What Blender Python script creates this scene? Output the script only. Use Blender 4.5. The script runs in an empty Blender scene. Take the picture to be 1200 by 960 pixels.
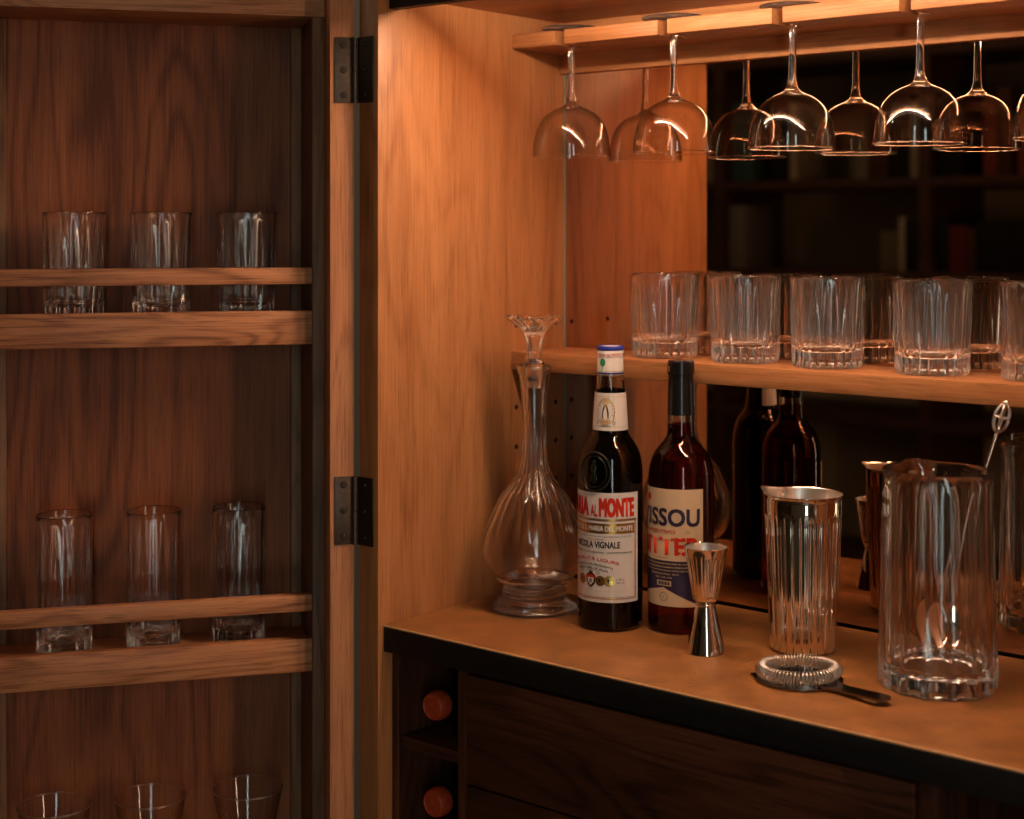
import bpy, bmesh, math, random
from math import sin, cos, pi, radians, sqrt, atan2
from mathutils import Vector, Matrix
import mathutils.noise as mnoise

rnd = random.Random(7)
sc = bpy.context.scene
COL = sc.collection

# ------------------------------------------------------------------ camera
cam_d = bpy.data.cameras.new('camera')
cam = bpy.data.objects.new('camera', cam_d)
COL.objects.link(cam)
cam.location = (1.170, -1.180, 0.42)
cam.rotation_euler = (radians(90), 0, radians(40))
cam_d.sensor_width = 36
cam_d.lens = 54.7
cam_d.shift_y = -0.175
cam_d.clip_start = 0.02
cam_d.clip_end = 60
cam_d.dof.use_dof = True
cam_d.dof.focus_distance = 1.60
cam_d.dof.aperture_fstop = 4.4
sc.camera = cam

# ------------------------------------------------------------------ world (very dim room air)
w = bpy.data.worlds.new('World')
sc.world = w
w.use_nodes = True
w.node_tree.nodes['Background'].inputs[0].default_value = (1.0, 0.52, 0.30, 1)
w.node_tree.nodes['Background'].inputs[1].default_value = 0.045

# ------------------------------------------------------------------ exposure and render
sc.view_settings.view_transform = 'Standard'
sc.view_settings.look = 'None'
sc.view_settings.gamma = 1
sc.view_settings.exposure = 0.42
cy = sc.cycles
cy.max_bounces = 20
cy.diffuse_bounces = 4
cy.glossy_bounces = 8
cy.transmission_bounces = 16
cy.transparent_max_bounces = 16
cy.caustics_reflective = True
cy.caustics_refractive = True
cy.blur_glossy = 4.0
cy.sample_clamp_indirect = 45.0
cy.use_adaptive_sampling = False
cy.use_denoising = True
try:
    cy.denoiser = 'OPENIMAGEDENOISE'
    cy.denoising_input_passes = 'RGB_ALBEDO_NORMAL'
except Exception:
    pass

LED_STRENGTH = 108.0
LED_COLOR = (1.0, 0.73, 0.52, 1)

def lamp(name, loc, watts, radius, col):
    d = bpy.data.lights.new(name, 'POINT')
    d.energy = watts; d.shadow_soft_size = radius; d.color = col
    o = bpy.data.objects.new(name, d)
    COL.objects.link(o); o.location = loc
    return o
lamp('added_room_fill', (-1.25, -1.15, 1.45), 5.5, .10, (1.0, .80, .58))  # added point light without a fixture, lifts the bookcase in the mirror

# ================================================================== materials
def new_mat(name):
    m = bpy.data.materials.new(name)
    m.use_nodes = True
    nt = m.node_tree
    return m, nt, nt.nodes, nt.links, nt.nodes['Principled BSDF']

def wood(name, dark, mid, light, axis='Z', rings=1.0, rough=0.42, line=0.5, fleck=1.0, spec=0.35):
    m, nt, N, L, P = new_mat(name)
    tc = N.new('ShaderNodeTexCoord')
    oi = N.new('ShaderNodeObjectInfo')
    mul = N.new('ShaderNodeVectorMath'); mul.operation = 'SCALE'
    mul.inputs[0].default_value = (3.7, 5.3, 2.9)
    L.new(oi.outputs['Random'], mul.inputs['Scale'])
    add = N.new('ShaderNodeVectorMath'); add.operation = 'ADD'
    L.new(tc.outputs['Object'], add.inputs[0]); L.new(mul.outputs[0], add.inputs[1])
    def scaled(s, g):
        v = N.new('ShaderNodeVectorMath'); v.operation = 'MULTIPLY'
        v.inputs[1].default_value = (s, s, s*g) if axis == 'Z' else ((s*g, s, s) if axis == 'X' else (s, s*g, s))
        L.new(add.outputs[0], v.inputs[0])
        return v.outputs[0]
    def noise(vec, detail=3, rough_=.5, dist=0.0):
        n = N.new('ShaderNodeTexNoise'); n.inputs['Scale'].default_value = 1
        n.inputs['Detail'].default_value = detail; n.inputs['Roughness'].default_value = rough_
        n.inputs['Distortion'].default_value = dist
        L.new(vec, n.inputs['Vector'])
        return n.outputs['Fac']
    def mth(op, a, b=None, clamp=False):
        n = N.new('ShaderNodeMath'); n.operation = op; n.use_clamp = clamp
        for i, v in enumerate((a, b)):
            if v is None: continue
            if isinstance(v, (int, float)): n.inputs[i].default_value = v
            else: L.new(v, n.inputs[i])
        return n.outputs[0]
    n_big = noise(scaled(9*rings, .16), 2, .5, .3)
    n_wob = noise(scaled(30, .14), 3, .5)
    band = mth('SINE', mth('ADD', mth('MULTIPLY', n_big, 84.0), mth('MULTIPLY', n_wob, 5.0)))
    band = mth('MULTIPLY', mth('ADD', band, 1.0), .5)
    band = mth('POWER', band, 2.2)
    n_col = noise(scaled(16, .06), 4, .6)
    n_fib = noise(scaled(460, .020), 4, .7)
    n_pore = noise(scaled(560, .034), 3, .65)
    t = mth('ADD', mth('MULTIPLY', n_col, 1.05), mth('MULTIPLY', n_fib, 1.0*fleck))
    t = mth('SUBTRACT', t, mth('MULTIPLY', band, .34*line))
    t = mth('SUBTRACT', t, .44*fleck)
    ramp = N.new('ShaderNodeValToRGB')
    e = ramp.color_ramp.elements
    e[0].position = .22; e[0].color = (*dark, 1)
    e[1].position = .86; e[1].color = (*light, 1)
    k = e.new(.52); k.color = (*mid, 1)
    L.new(t, ramp.inputs[0])
    pr = N.new('ShaderNodeMapRange')
    pr.inputs['From Min'].default_value = .575; pr.inputs['From Max'].default_value = .64
    pr.inputs['To Min'].default_value = 0; pr.inputs['To Max'].default_value = .42*fleck
    L.new(n_pore, pr.inputs['Value'])
    mix = N.new('ShaderNodeMix'); mix.data_type = 'RGBA'
    L.new(pr.outputs[0], mix.inputs[0])
    L.new(ramp.outputs[0], mix.inputs[6])
    mix.inputs[7].default_value = (*[c*.45 for c in dark], 1)
    L.new(mix.outputs[2], P.inputs['Base Color'])
    rg = N.new('ShaderNodeMapRange')
    rg.inputs['To Min'].default_value = rough-.06; rg.inputs['To Max'].default_value = rough+.12
    L.new(n_fib, rg.inputs['Value']); L.new(rg.outputs[0], P.inputs['Roughness'])
    P.inputs['Specular IOR Level'].default_value = spec
    bmp = N.new('ShaderNodeBump'); bmp.inputs['Strength'].default_value = .18
    bmp.inputs['Distance'].default_value = .0006
    h = mth('SUBTRACT', mth('MULTIPLY', n_fib, .5), pr.outputs[0])
    L.new(h, bmp.inputs['Height']); L.new(bmp.outputs[0], P.inputs['Normal'])
    return m

def plain(name, col, rough=.5, metal=0.0, spec=.5, noise_amt=0.0, noise_scale=60, bump=0.0, coat=0.0):
    m, nt, N, L, P = new_mat(name)
    P.inputs['Roughness'].default_value = rough
    P.inputs['Metallic'].default_value = metal
    P.inputs['Specular IOR Level'].default_value = spec
    P.inputs['Coat Weight'].default_value = coat
    if noise_amt > 0 or bump > 0:
        tc = N.new('ShaderNodeTexCoord')
        n = N.new('ShaderNodeTexNoise'); n.inputs['Scale'].default_value = noise_scale
        n.inputs['Detail'].default_value = 5; n.inputs['Roughness'].default_value = .6
        L.new(tc.outputs['Object'], n.inputs['Vector'])
        r = N.new('ShaderNodeValToRGB')
        a = max(0, 1-noise_amt)
        r.color_ramp.elements[0].position = .3; r.color_ramp.elements[1].position = .7
        r.color_ramp.elements[0].color = (*[c*a for c in col], 1)
        r.color_ramp.elements[1].color = (*[min(1, c*(1+noise_amt)) for c in col], 1)
        L.new(n.outputs['Fac'], r.inputs[0]); L.new(r.outputs[0], P.inputs['Base Color'])
        mr = N.new('ShaderNodeMapRange'); mr.inputs['To Min'].default_value = max(0, rough-.08); mr.inputs['To Max'].default_value = min(1, rough+.1)
        L.new(n.outputs['Fac'], mr.inputs['Value']); L.new(mr.outputs[0], P.inputs['Roughness'])
        if bump > 0:
            b = N.new('ShaderNodeBump'); b.inputs['Strength'].default_value = bump; b.inputs['Distance'].default_value = .0006
            n2 = N.new('ShaderNodeTexNoise'); n2.inputs['Scale'].default_value = noise_scale*12; n2.inputs['Detail'].default_value = 3
            L.new(tc.outputs['Object'], n2.inputs['Vector'])
            L.new(n2.outputs['Fac'], b.inputs['Height']); L.new(b.outputs[0], P.inputs['Normal'])
    else:
        P.inputs['Base Color'].default_value = (*col, 1)
    return m

def glass(name, col=(1, 1, 1), ior=1.5, rough=0.0):
    m = bpy.data.materials.new(name)
    m.use_nodes = True
    nt = m.node_tree
    for n in list(nt.nodes): nt.nodes.remove(n)
    o = nt.nodes.new('ShaderNodeOutputMaterial')
    g = nt.nodes.new('ShaderNodeBsdfGlass')
    g.inputs['Color'].default_value = (*col, 1)
    g.inputs['IOR'].default_value = ior
    g.inputs['Roughness'].default_value = rough
    nt.links.new(g.outputs[0], o.inputs[0])
    return m

def thin_shell(name):
    # a blown wall half a millimetre thick: light passes straight through, reflection rises towards grazing angles
    m = bpy.data.materials.new(name)
    m.use_nodes = True
    nt = m.node_tree; N = nt.nodes; L = nt.links
    for n in list(N): N.remove(n)
    o = N.new('ShaderNodeOutputMaterial')
    lw = N.new('ShaderNodeLayerWeight'); lw.inputs['Blend'].default_value = .5
    p = N.new('ShaderNodeMath'); p.operation = 'POWER'; p.inputs[1].default_value = 4.0
    L.new(lw.outputs['Facing'], p.inputs[0])
    ma = N.new('ShaderNodeMath'); ma.operation = 'MULTIPLY_ADD'; ma.use_clamp = True
    ma.inputs[1].default_value = .70; ma.inputs[2].default_value = .075
    L.new(p.outputs[0], ma.inputs[0])
    cr = N.new('ShaderNodeValToRGB')
    cr.color_ramp.elements[0].position = .35; cr.color_ramp.elements[0].color = (.985, .985, .98, 1)
    cr.color_ramp.elements[1].position = 1.0; cr.color_ramp.elements[1].color = (.45, .44, .42, 1)
    L.new(lw.outputs['Facing'], cr.inputs[0])
    t = N.new('ShaderNodeBsdfTransparent'); L.new(cr.outputs[0], t.inputs[0])
    g = N.new('ShaderNodeBsdfGlossy'); g.inputs['Roughness'].default_value = 0.06
    mx = N.new('ShaderNodeMixShader')
    L.new(ma.outputs[0], mx.inputs[0]); L.new(t.outputs[0], mx.inputs[1]); L.new(g.outputs[0], mx.inputs[2])
    L.new(mx.outputs[0], o.inputs[0])
    return m

def emit(name, col, s):
    m = bpy.data.materials.new(name)
    m.use_nodes = True
    nt = m.node_tree
    for n in list(nt.nodes): nt.nodes.remove(n)
    o = nt.nodes.new('ShaderNodeOutputMaterial')
    g = nt.nodes.new('ShaderNodeEmission')
    g.inputs[0].default_value = (*col[:3], 1); g.inputs[1].default_value = s
    nt.links.new(g.outputs[0], o.inputs[0])
    return m

CH = dict(dark=(.26, .090, .027), mid=(.42, .172, .062), light=(.52, .235, .092))
W_side = wood('cherry_wood_vertical', CH['dark'], CH['mid'], CH['light'], 'Z', .8, .40, line=.34, fleck=.85)
W_shelf = wood('cherry_wood_long', CH['dark'], CH['mid'], CH['light'], 'X', 1.2, .42, line=.35)
WD = dict(dark=(.085, .036, .017), mid=(.21, .092, .042), light=(.33, .16, .075))
W_back = wood('walnut_veneer_vertical', (.13, .035, .012), (.29, .086, .030), (.40, .135, .050), 'Z', .75, .48, line=.60, fleck=.85, spec=.25)
W_doorv = wood('walnut_frame_vertical', (.38, .135, .052), (.55, .225, .095), (.63, .28, .125), 'Z', 1.2, .42, line=.5)
W_dwalln = wood('walnut_lining_vertical', WD['dark'], WD['mid'], WD['light'], 'Z', 1.2, .45, line=.5)
W_doorh = wood('walnut_rail_long', (.24, .085, .036), (.48, .19, .080), (.60, .27, .12), 'X', 1.6, .45, line=.8, fleck=1.3)
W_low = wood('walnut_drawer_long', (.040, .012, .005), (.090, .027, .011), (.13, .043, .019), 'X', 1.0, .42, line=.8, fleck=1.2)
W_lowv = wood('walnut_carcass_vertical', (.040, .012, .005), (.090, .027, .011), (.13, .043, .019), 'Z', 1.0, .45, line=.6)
M_leather = plain('tan_leather_top', (.31, .126, .038), .34, 0, .42, .30, 24, .9)
M_edge_light = plain('leather_edge_light_catch', (.62, .33, .14), .32, 0, .5, .08, 60)  # paler than the top: light caught along the counter edge, put into the colour
M_black = plain('black_leather_fascia', (.012, .010, .009), .55, 0, .3, .2, 80, .2)
M_bronze = plain('blackened_bronze', (.095, .062, .044), .42, .6, .5, .25, 160, .1)
M_bronze_d = plain('dark_screw_bronze', (.05, .04, .03), .45, .8, .5)
M_mirror = plain('bronze_tinted_mirror', (.56, .385, .27), .0, 1.0)
M_medge = plain('mirror_glass_edge', (.30, .33, .26), .15, 0, .6)
M_hole = plain('peg_hole_dark', (.01, .006, .004), .9)
M_glass = glass('clear_crystal', (1, 1, 1), 1.52, .065)
M_thin = glass('solid_stem_glass', (1, 1, 1), 1.48, .06)
M_rim = glass('fire_polished_rim', (1, 1, 1), 1.5, .22)
M_shell = thin_shell('thin_blown_glass')
M_steel = plain('polished_steel', (.86, .78, .69), .05, 1.0)
M_steel_in = plain('brushed_steel_inside', (.90, .84, .78), .36, 1.0)
M_coil = plain('coil_wire', (.66, .60, .54), .32, 1.0)
M_gun = plain('dark_steel', (.22, .19, .17), .20, 1.0)
M_liq1 = glass('dark_amaro', (.055, .016, .006), 1.36)
M_liq2 = glass('ruby_bitter', (.50, .055, .014), 1.36)
M_bot1 = glass('bottle_glass', (.97, .97, .95), 1.50)
M_paper = plain('label_paper_white', (.78, .72, .66), .55, 0, .3, .03, 90)
M_paper_t = plain('label_paper_tan', (.74, .54, .33), .55, 0, .3, .03, 90)
M_red = plain('print_red', (.66, .035, .015), .7, 0, .15)
M_navy = plain('print_navy', (.028, .015, .05), .5)
M_ink = plain('print_black', (.03, .022, .02), .5)
M_gold = plain('print_gold', (.62, .33, .07), .28, .9)
M_bgold = plain('print_bright_gold', (.80, .55, .16), .3, .9)
M_green = plain('print_green', (.02, .30, .10), .5)
M_blue = plain('cap_blue', (.03, .045, .35), .35)
M_white = plain('print_white', (.85, .80, .74), .5)
M_tan = plain('print_tan', (.72, .50, .26), .5)
M_capblk = plain('black_capsule', (.010, .009, .010), .22, 0, .5)
M_wax = plain('red_wax', (.62, .075, .02), .45, 0, .5, .2, 120, .3)
M_bott_dark = plain('dark_green_glass', (.008, .012, .008), .12, 0, .6)
M_wall = plain('grey_wall_paint', (.60, .60, .50), .8, 0, .2, .05, 6)
M_floor = wood('oak_floor', (.05, .03, .02), (.10, .06, .035), (.16, .10, .06), 'X', .6, .5)
M_led = emit('led_diffuser', LED_COLOR, LED_STRENGTH)

# ================================================================== mesh helpers
def link(o, parent=None):
    COL.objects.link(o)
    if parent is not None: o.parent = parent
    return o

def tag(o, label, cat, group=None):
    o['label'] = label; o['category'] = cat
    if group: o['group'] = group
    return o

def empty(name, loc, rz=0.0, label=None, cat=None, group=None):
    o = bpy.data.objects.new(name, None)
    COL.objects.link(o)
    o.location = loc; o.rotation_euler = (0, 0, rz)
    o.empty_display_size = .02
    if label: tag(o, label, cat, group)
    return o

def mk(name, verts, faces, mat, parent=None, smooth=None, loc=(0, 0, 0)):
    me = bpy.data.meshes.new(name)
    me.from_pydata([tuple(v) for v in verts], [], faces)
    me.validate(); me.update()
    if mat is not None:
        for mm in (mat if isinstance(mat, (list, tuple)) else [mat]): me.materials.append(mm)
    if smooth is not None:
        for p in me.polygons: p.use_smooth = True
        if smooth < 180:
            me.set_sharp_from_angle(angle=radians(smooth))
    o = bpy.data.objects.new(name, me)
    o.location = loc
    return link(o, parent)

def from_bm(name, bm, mat, parent=None, smooth=None, loc=(0, 0, 0)):
    me = bpy.data.meshes.new(name)
    bmesh.ops.recalc_face_normals(bm, faces=bm.faces)
    bm.to_mesh(me); bm.free()
    me.materials.append(mat)
    if smooth is not None:
        for p in me.polygons: p.use_smooth = True
        me.set_sharp_from_angle(angle=radians(smooth))
    o = bpy.data.objects.new(name, me)
    o.location = loc
    return link(o, parent)

def box(name, x0, x1, y0, y1, z0, z1, mat, parent=None, bev=.0008, seg=2):
    c = ((x0+x1)/2, (y0+y1)/2, (z0+z1)/2)
    bm = bmesh.new()
    bmesh.ops.create_cube(bm, size=1, matrix=Matrix.Diagonal((x1-x0, y1-y0, z1-z0, 1)))
    if bev > 0:
        bmesh.ops.bevel(bm, geom=list(bm.edges), offset=bev, segments=seg, profile=.5, affect='EDGES')
    return from_bm(name, bm, mat, parent, 40 if bev > 0 else None, c)

def lathe(name, prof, mat, parent=None, seg=96, mod=None, smooth=32, loc=(0, 0, 0), split=None, rz=0.0):
    """prof: list of (r, z) or (r, z, amp).  mod(theta, amp, r, z) -> (radius, z)"""
    V = []; F = []; rings = []
    for p in prof:
        r, z = p[0], p[1]; amp = p[2] if len(p) > 2 else 0
        if r < 1e-6:
            rings.append([len(V)]); V.append((0, 0, z))
        else:
            ids = []
            for k in range(seg):
                th = 2*pi*k/seg
                rr, zz = (r, z) if mod is None else mod(th, amp, r, z)
                ids.append(len(V)); V.append((rr*cos(th+rz), rr*sin(th+rz), zz))
            rings.append(ids)
    for a, b in zip(rings[:-1], rings[1:]):
        if len(a) == 1 and len(b) == 1: continue
        for k in range(seg):
            k2 = (k+1) % seg
            if len(a) == 1: F.append((a[0], b[k2], b[k]))
            elif len(b) == 1: F.append((a[k], a[k2], b[0]))
            else: F.append((a[k], a[k2], b[k2], b[k]))
    o = mk(name, V, F, mat, parent, smooth, loc)
    if split is not None:                       # second material from this ring on (insides)
        lim = rings[split][0]
        for p in o.data.polygons:
            if min(p.vertices) >= lim: p.material_index = 1
    return o

def smoothprof(pts, n=6):
    """Catmull-Rom through (r,z[,amp]) points"""
    out = []
    P = [tuple(list(p)+[0]*(3-len(p))) for p in pts]
    for i in range(len(P)-1):
        p0 = P[max(i-1, 0)]; p1 = P[i]; p2 = P[i+1]; p3 = P[min(i+2, len(P)-1)]
        for k in range(n):
            t = k/n
            out.append(tuple(.5*((2*p1[j])+(-p0[j]+p2[j])*t+(2*p0[j]-5*p1[j]+4*p2[j]-p3[j])*t*t+(-p0[j]+3*p1[j]-3*p2[j]+p3[j])*t**3) for j in range(3)))
    out.append(P[-1])
    return out

def scallop(n, sharp=1.0):
    def f(th, amp, r, z):
        if amp == 0: return r, z
        c = abs(sin(n*th/2))
        return r-amp*(c**sharp), z      # cusps stand out, hollow flutes between
    return f

def facet(n):
    def f(th, amp, r, z):
        if amp == 0: return r, z
        a = (th % (2*pi/n))-pi/n
        return r-amp*(1-(cos(pi/n)/cos(a)-cos(pi/n))/(1-cos(pi/n))) if False else r-amp*(1-(a/(pi/n))**2), z
    return f

def tube(pts, rad, sides=8, closed=False):
    V = []; F = []
    n = len(pts)
    prev = None
    for i, p in enumerate(pts):
        a = Vector(pts[(i-1) % n] if (closed or i > 0) else pts[0])
        b = Vector(pts[(i+1) % n] if (closed or i < n-1) else pts[-1])
        t = (b-a).normalized()
        if prev is None:
            up = Vector((0, 0, 1)) if abs(t.z) < .9 else Vector((1, 0, 0))
            u = t.cross(up).normalized()
        else:
            u = (prev-t*prev.dot(t)).normalized()
        prev = u
        v = t.cross(u)
        r = rad[i] if isinstance(rad, (list, tuple)) else rad
        for k in range(sides):
            q = 2*pi*k/sides
            V.append(Vector(p)+u*(r*cos(q))+v*(r*sin(q)))
    m = n if closed else n-1
    for i in range(m):
        for k in range(sides):
            a = i*sides+k; b = i*sides+(k+1) % sides
            c = ((i+1) % n)*sides+(k+1) % sides; d = ((i+1) % n)*sides+k
            F.append((a, b, c, d))
    if not closed:
        F.append(tuple(range(sides))[::-1]); F.append(tuple(range((n-1)*sides, n*sides)))
    return V, F

def prism(poly, z0, z1):
    n = len(poly)
    V = [(x, y, z0) for x, y in poly]+[(x, y, z1) for x, y in poly]
    F = [tuple(range(n))[::-1], tuple(range(n, 2*n))]
    for i in range(n): F.append((i, (i+1) % n, n+(i+1) % n, n+i))
    return V, F

def copy_tree(o, parent=None):
    c = o.copy(); COL.objects.link(c); c.parent = parent
    for ch in list(o.children): copy_tree(ch, c)
    return c

# ---- flat print wrapped on a round bottle ---------------------------------
def text2d(s, size, xs=1.0, bold=0.0, space=1.0):
    cu = bpy.data.curves.new('lettering', 'FONT')
    cu.body = s; cu.size = size; cu.offset = bold; cu.space_character = space
    cu.align_x = 'CENTER'; cu.align_y = 'CENTER'; cu.resolution_u = 3
    ob = bpy.data.objects.new('lettering', cu)
    COL.objects.link(ob)
    dg = bpy.context.evaluated_depsgraph_get(); dg.update()
    ev = ob.evaluated_get(dg)
    me = ev.to_mesh()
    V = [(v.co.x*xs, v.co.y) for v in me.vertices]
    F = [tuple(p.vertices) for p in me.polygons]
    ev.to_mesh_clear()
    bpy.data.objects.remove(ob); bpy.data.curves.remove(cu)
    return V, F

def fit_text(s, width, height, bold=0.0, space=1.0):
    """lettering scaled to width x height; bold is the stroke growth in letter heights"""
    V, F = text2d(s, 1.0, 1.0, 0.0, space)
    if not V: return V, F
    xs = [v[0] for v in V]; ys = [v[1] for v in V]
    w0 = max(xs)-min(xs); h0 = max(ys)-min(ys)
    cx = (max(xs)+min(xs))/2; cy_ = (max(ys)+min(ys))/2
    b = bold*height
    bx = min(b, width*.02)
    V = [((x-cx)*(width-2*bx)/w0, (y-cy_)*(height-2*b)/h0) for x, y in V]
    if bold < .012: return V, F
    offs = [(0, 0), (-bx, b), (bx, b), (-bx, -b), (bx, -b), (-bx, 0), (bx, 0)]
    VV = []; FF = []
    for k, (dx, dy_) in enumerate(offs):
        o = len(VV)
        VV += [(x+dx, y+dy_, k*.00002) for x, y in V]
        FF += [tuple(i+o for i in f) for f in F]
    return VV, FF

def disc2d(r, n=28, ry=None):
    ry = ry or r
    V = [(0, 0)]+[(r*cos(2*pi*k/n), ry*sin(2*pi*k/n)) for k in range(n)]
    return V, [(0, 1+k, 1+(k+1) % n) for k in range(n)]

def ring2d(r, t, n=32, ry=None):
    ry = ry or r
    V = []
    for k in range(n):
        c, s = cos(2*pi*k/n), sin(2*pi*k/n)
        V += [(r*c, ry*s), ((r-t)*c, (ry-t)*s)]
    return V, [(2*k, 2*((k+1) % n), 2*((k+1) % n)+1, 2*k+1) for k in range(n)]

def rect2d(w, h, nx=1, ny=1):
    V = [(-w/2+w*i/nx, -h/2+h*j/ny) for j in range(ny+1) for i in range(nx+1)]
    F = [(j*(nx+1)+i, j*(nx+1)+i+1, (j+1)*(nx+1)+i+1, (j+1)*(nx+1)+i) for j in range(ny) for i in range(nx)]
    return V, F

def poly2d(pts): return list(pts), [tuple(range(len(pts)))]

def join2d(items):
    V = []; F = []
    for (v, f), dx, dy in items:
        o = len(V)
        V += [(q[0]+dx, q[1]+dy)+tuple(q[2:]) for q in v]
        F += [tuple(i+o for i in q) for q in f]
    return V, F

def wrap(name, vf, mat, parent, R, th0, lift, loc_z=0.0, Rf=None):
    """x -> angle about the axis (seen from outside, x to the right), y -> height"""
    V = []
    for q in vf[0]:
        x, y = q[0], q[1]
        r = (Rf(y+loc_z) if Rf else R)+lift+(q[2] if len(q) > 2 else 0)
        th = th0+x/R
        V.append((r*cos(th), r*sin(th), y+loc_z))
    return mk(name, V, vf[1], mat, parent, 180 if len(vf[1]) > 200 else None)

CAM = Vector(cam.location)
def toward(x, y, deg=0.0):
    """heading (radians) from a spot on the counter towards the photographer, turned deg to the viewer's right"""
    return atan2(CAM.y-y, CAM.x-x)+radians(deg)

# ================================================================== the setting
D = 0.312          # mirror face
floor = box('floor', -4.0, 4.0, -4.2, 1.0, -1.0, -.95, M_floor, None, 0); floor['kind'] = 'structure'
wall = box('wall', -4.0, 4.0, .40, .50, -.95, 2.2, M_wall, None, 0); wall['kind'] = 'structure'
wall2 = box('wall', -4.0, 4.0, -2.95, -2.85, -.95, 2.2, plain('far_wall_paint', (.16, .15, .12), .85, 0, .2, .05, 6), None, 0); wall2['kind'] = 'structure'

# ================================================================== cabinet
WX = .81           # inner width
cab = empty('bar_cabinet', (0, 0, -.95), 0, 'open warm-toned wooden bar cabinet with mirror back, lit shelf and tan leather counter', 'cabinet')
Z0 = .95
def cb(name, x0, x1, y0, y1, z0, z1, mat, bev=.0008, parent=cab):
    return box(name, x0, x1, y0, y1, z0+Z0, z1+Z0, mat, parent, bev)

cb('side_panel', -.0283, 0, -.0067, .335, -.90, .76, W_side, .0006)
cb('side_panel', WX, WX+.0283, -.0067, .335, -.90, .76, W_side, .0006)
cb('back_board', 0, WX, .318, .335, -.90, .76, M_black, 0)
cb('top_panel', 0, WX, .0235, .318, .6714, .76, W_shelf, .0005)
cb('fascia', 0, WX, .0095, .0232, .6567, .76, M_black, .0006)
led = cb('light_strip', .095, .755, -.0065, .0065, -.0008, .0008, M_led, 0)
led.location = (WX/2+.020, .0430, .6662+Z0); led.rotation_euler = (radians(-30), 0, 0)
mir = cb('mirror', .0035, WX-.0035, D, .3175, .003, .6690, M_mirror, 0)
cb('mirror_edge', .0006, .0030, D-.0006, .3170, .003, .6690, M_medge, 0)
cb('shelf', .0004, WX-.0004, .2128, D-.0008, .2574, .2784, W_shelf, .0009)
# peg holes in the side panel
pv = []
for px in (.2221, .2963):
    for pz in (.3085, .2125, .1661, .1195):
        V = [(0, 0, 0)]; F = []
        n = 14
        bm = bmesh.new()
        bmesh.ops.create_cone(bm, cap_ends=True, segments=n, radius1=.0029, radius2=.0029, depth=.0012, matrix=Matrix.Rotation(pi/2, 4, 'Y'))
        from_bm('peg_hole', bm, M_hole, cab, None, (.0000, px, pz+Z0))
# stemware rack: slotted boards under the top, a cleat behind
rack = empty('glass_rack', (0, 0, Z0), 0); rack.parent = cab
slots = [.0705, .2120, .3540, .4950, .6370]
hw = .0060
edges = [0.0005]+[v for s in slots for v in (s-hw, s+hw)]+[WX-.0005]
ry0, ry1, rz0, rz1 = .2144, .2560, .6321, .6485
for i in range(0, len(edges), 2):
    box('rack_finger', edges[i], edges[i+1], ry0, ry1+.0001, rz0, rz1, W_shelf, rack, .0010)
# back of the board with a round end to each slot
poly = []
poly.append((.0005, ry1))
for s in slots:
    poly.append((s-hw, ry1))
    for k in range(1, 8):
        a = pi-pi*k/8
        poly.append((s+hw*cos(a), ry1+hw*sin(a)))
    poly.append((s+hw, ry1))
poly += [(WX-.0005, ry1), (WX-.0005, .3035), (.0005, .3035)]
V, F = prism(poly, rz0+.0001, rz1-.0001)
mk('rack_board', V, F, W_shelf, rack)
cb('rack_cleat', .0005, WX-.0005, .3040, D-.0006, .6096, .6712, W_shelf, .0006)
# counter
ct = cb('countertop', .0006, WX-.0006, .0012, D-.0035, -.0285, -.0016, M_black, .0006)
cb('leather_top', .0012, WX-.0012, .0024, D-.0038, -.0016, 0, M_leather, .0005)
V, F = tube([(.0006, .0018, -.0012+Z0), (WX-.0006, .0018, -.0012+Z0)], .0013, 8)
mk('edge_welt', V, F, M_edge_light, cab, 60)
# lower carcass
fy = .014
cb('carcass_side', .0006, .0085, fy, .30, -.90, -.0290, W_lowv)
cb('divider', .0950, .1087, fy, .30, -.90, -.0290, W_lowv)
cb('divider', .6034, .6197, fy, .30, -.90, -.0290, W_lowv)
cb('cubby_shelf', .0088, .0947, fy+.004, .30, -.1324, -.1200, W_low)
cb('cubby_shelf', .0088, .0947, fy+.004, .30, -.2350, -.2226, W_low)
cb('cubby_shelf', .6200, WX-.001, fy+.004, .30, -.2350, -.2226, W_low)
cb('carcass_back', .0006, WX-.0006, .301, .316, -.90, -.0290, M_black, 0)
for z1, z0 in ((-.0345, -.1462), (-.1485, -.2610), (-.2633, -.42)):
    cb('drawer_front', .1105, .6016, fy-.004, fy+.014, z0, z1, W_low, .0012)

# ================================================================== door of glasses
ANG = -125.2
door = empty('glass_door', (-.0346, -.0082, -.95), radians(ANG), 'cabinet door standing open at left, walnut box with railed shelves for tumblers', 'door')
# local x runs from the hinge along the door, local y runs from the inside face into its depth (mirrored hand)
def db(name, x0, x1, y0, y1, z0, z1, mat, bev=.0008, parent=door):
    # door-local: +y of the empty points out of the box, so depth is -y
    return box(name, x0, x1, -y1, -y0, z0+Z0, z1+Z0, mat, parent, bev)
DW = .415
db('frame_stile', 0, .0262, 0, .165, -.88, .755, W_doorv, .0008)
db('frame_stile', DW, DW+.0262, 0, .165, -.88, .755, W_doorv, .0008)
db('back_panel', .0263, DW-.0002, .141, .150, -.88, .755, W_back, 0)
db('inner_lining', .0268, .0403, .035, .1408, -.88, .6525, W_dwalln, .0006)
db('inner_lining', .3752, .4145, .035, .1408, -.88, .6525, W_dwalln, .0006)
db('corner_batten', .0405, .0522, .131, .1408, -.88, .6525, W_dwalln, .0006)
db('corner_batten', .3632, .3750, .131, .1408, -.88, .6525, W_dwalln, .0006)
db('top_rail', .0268, DW-.0005, .035, .1408, .6529, .70, W_doorh, .0006)
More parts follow.
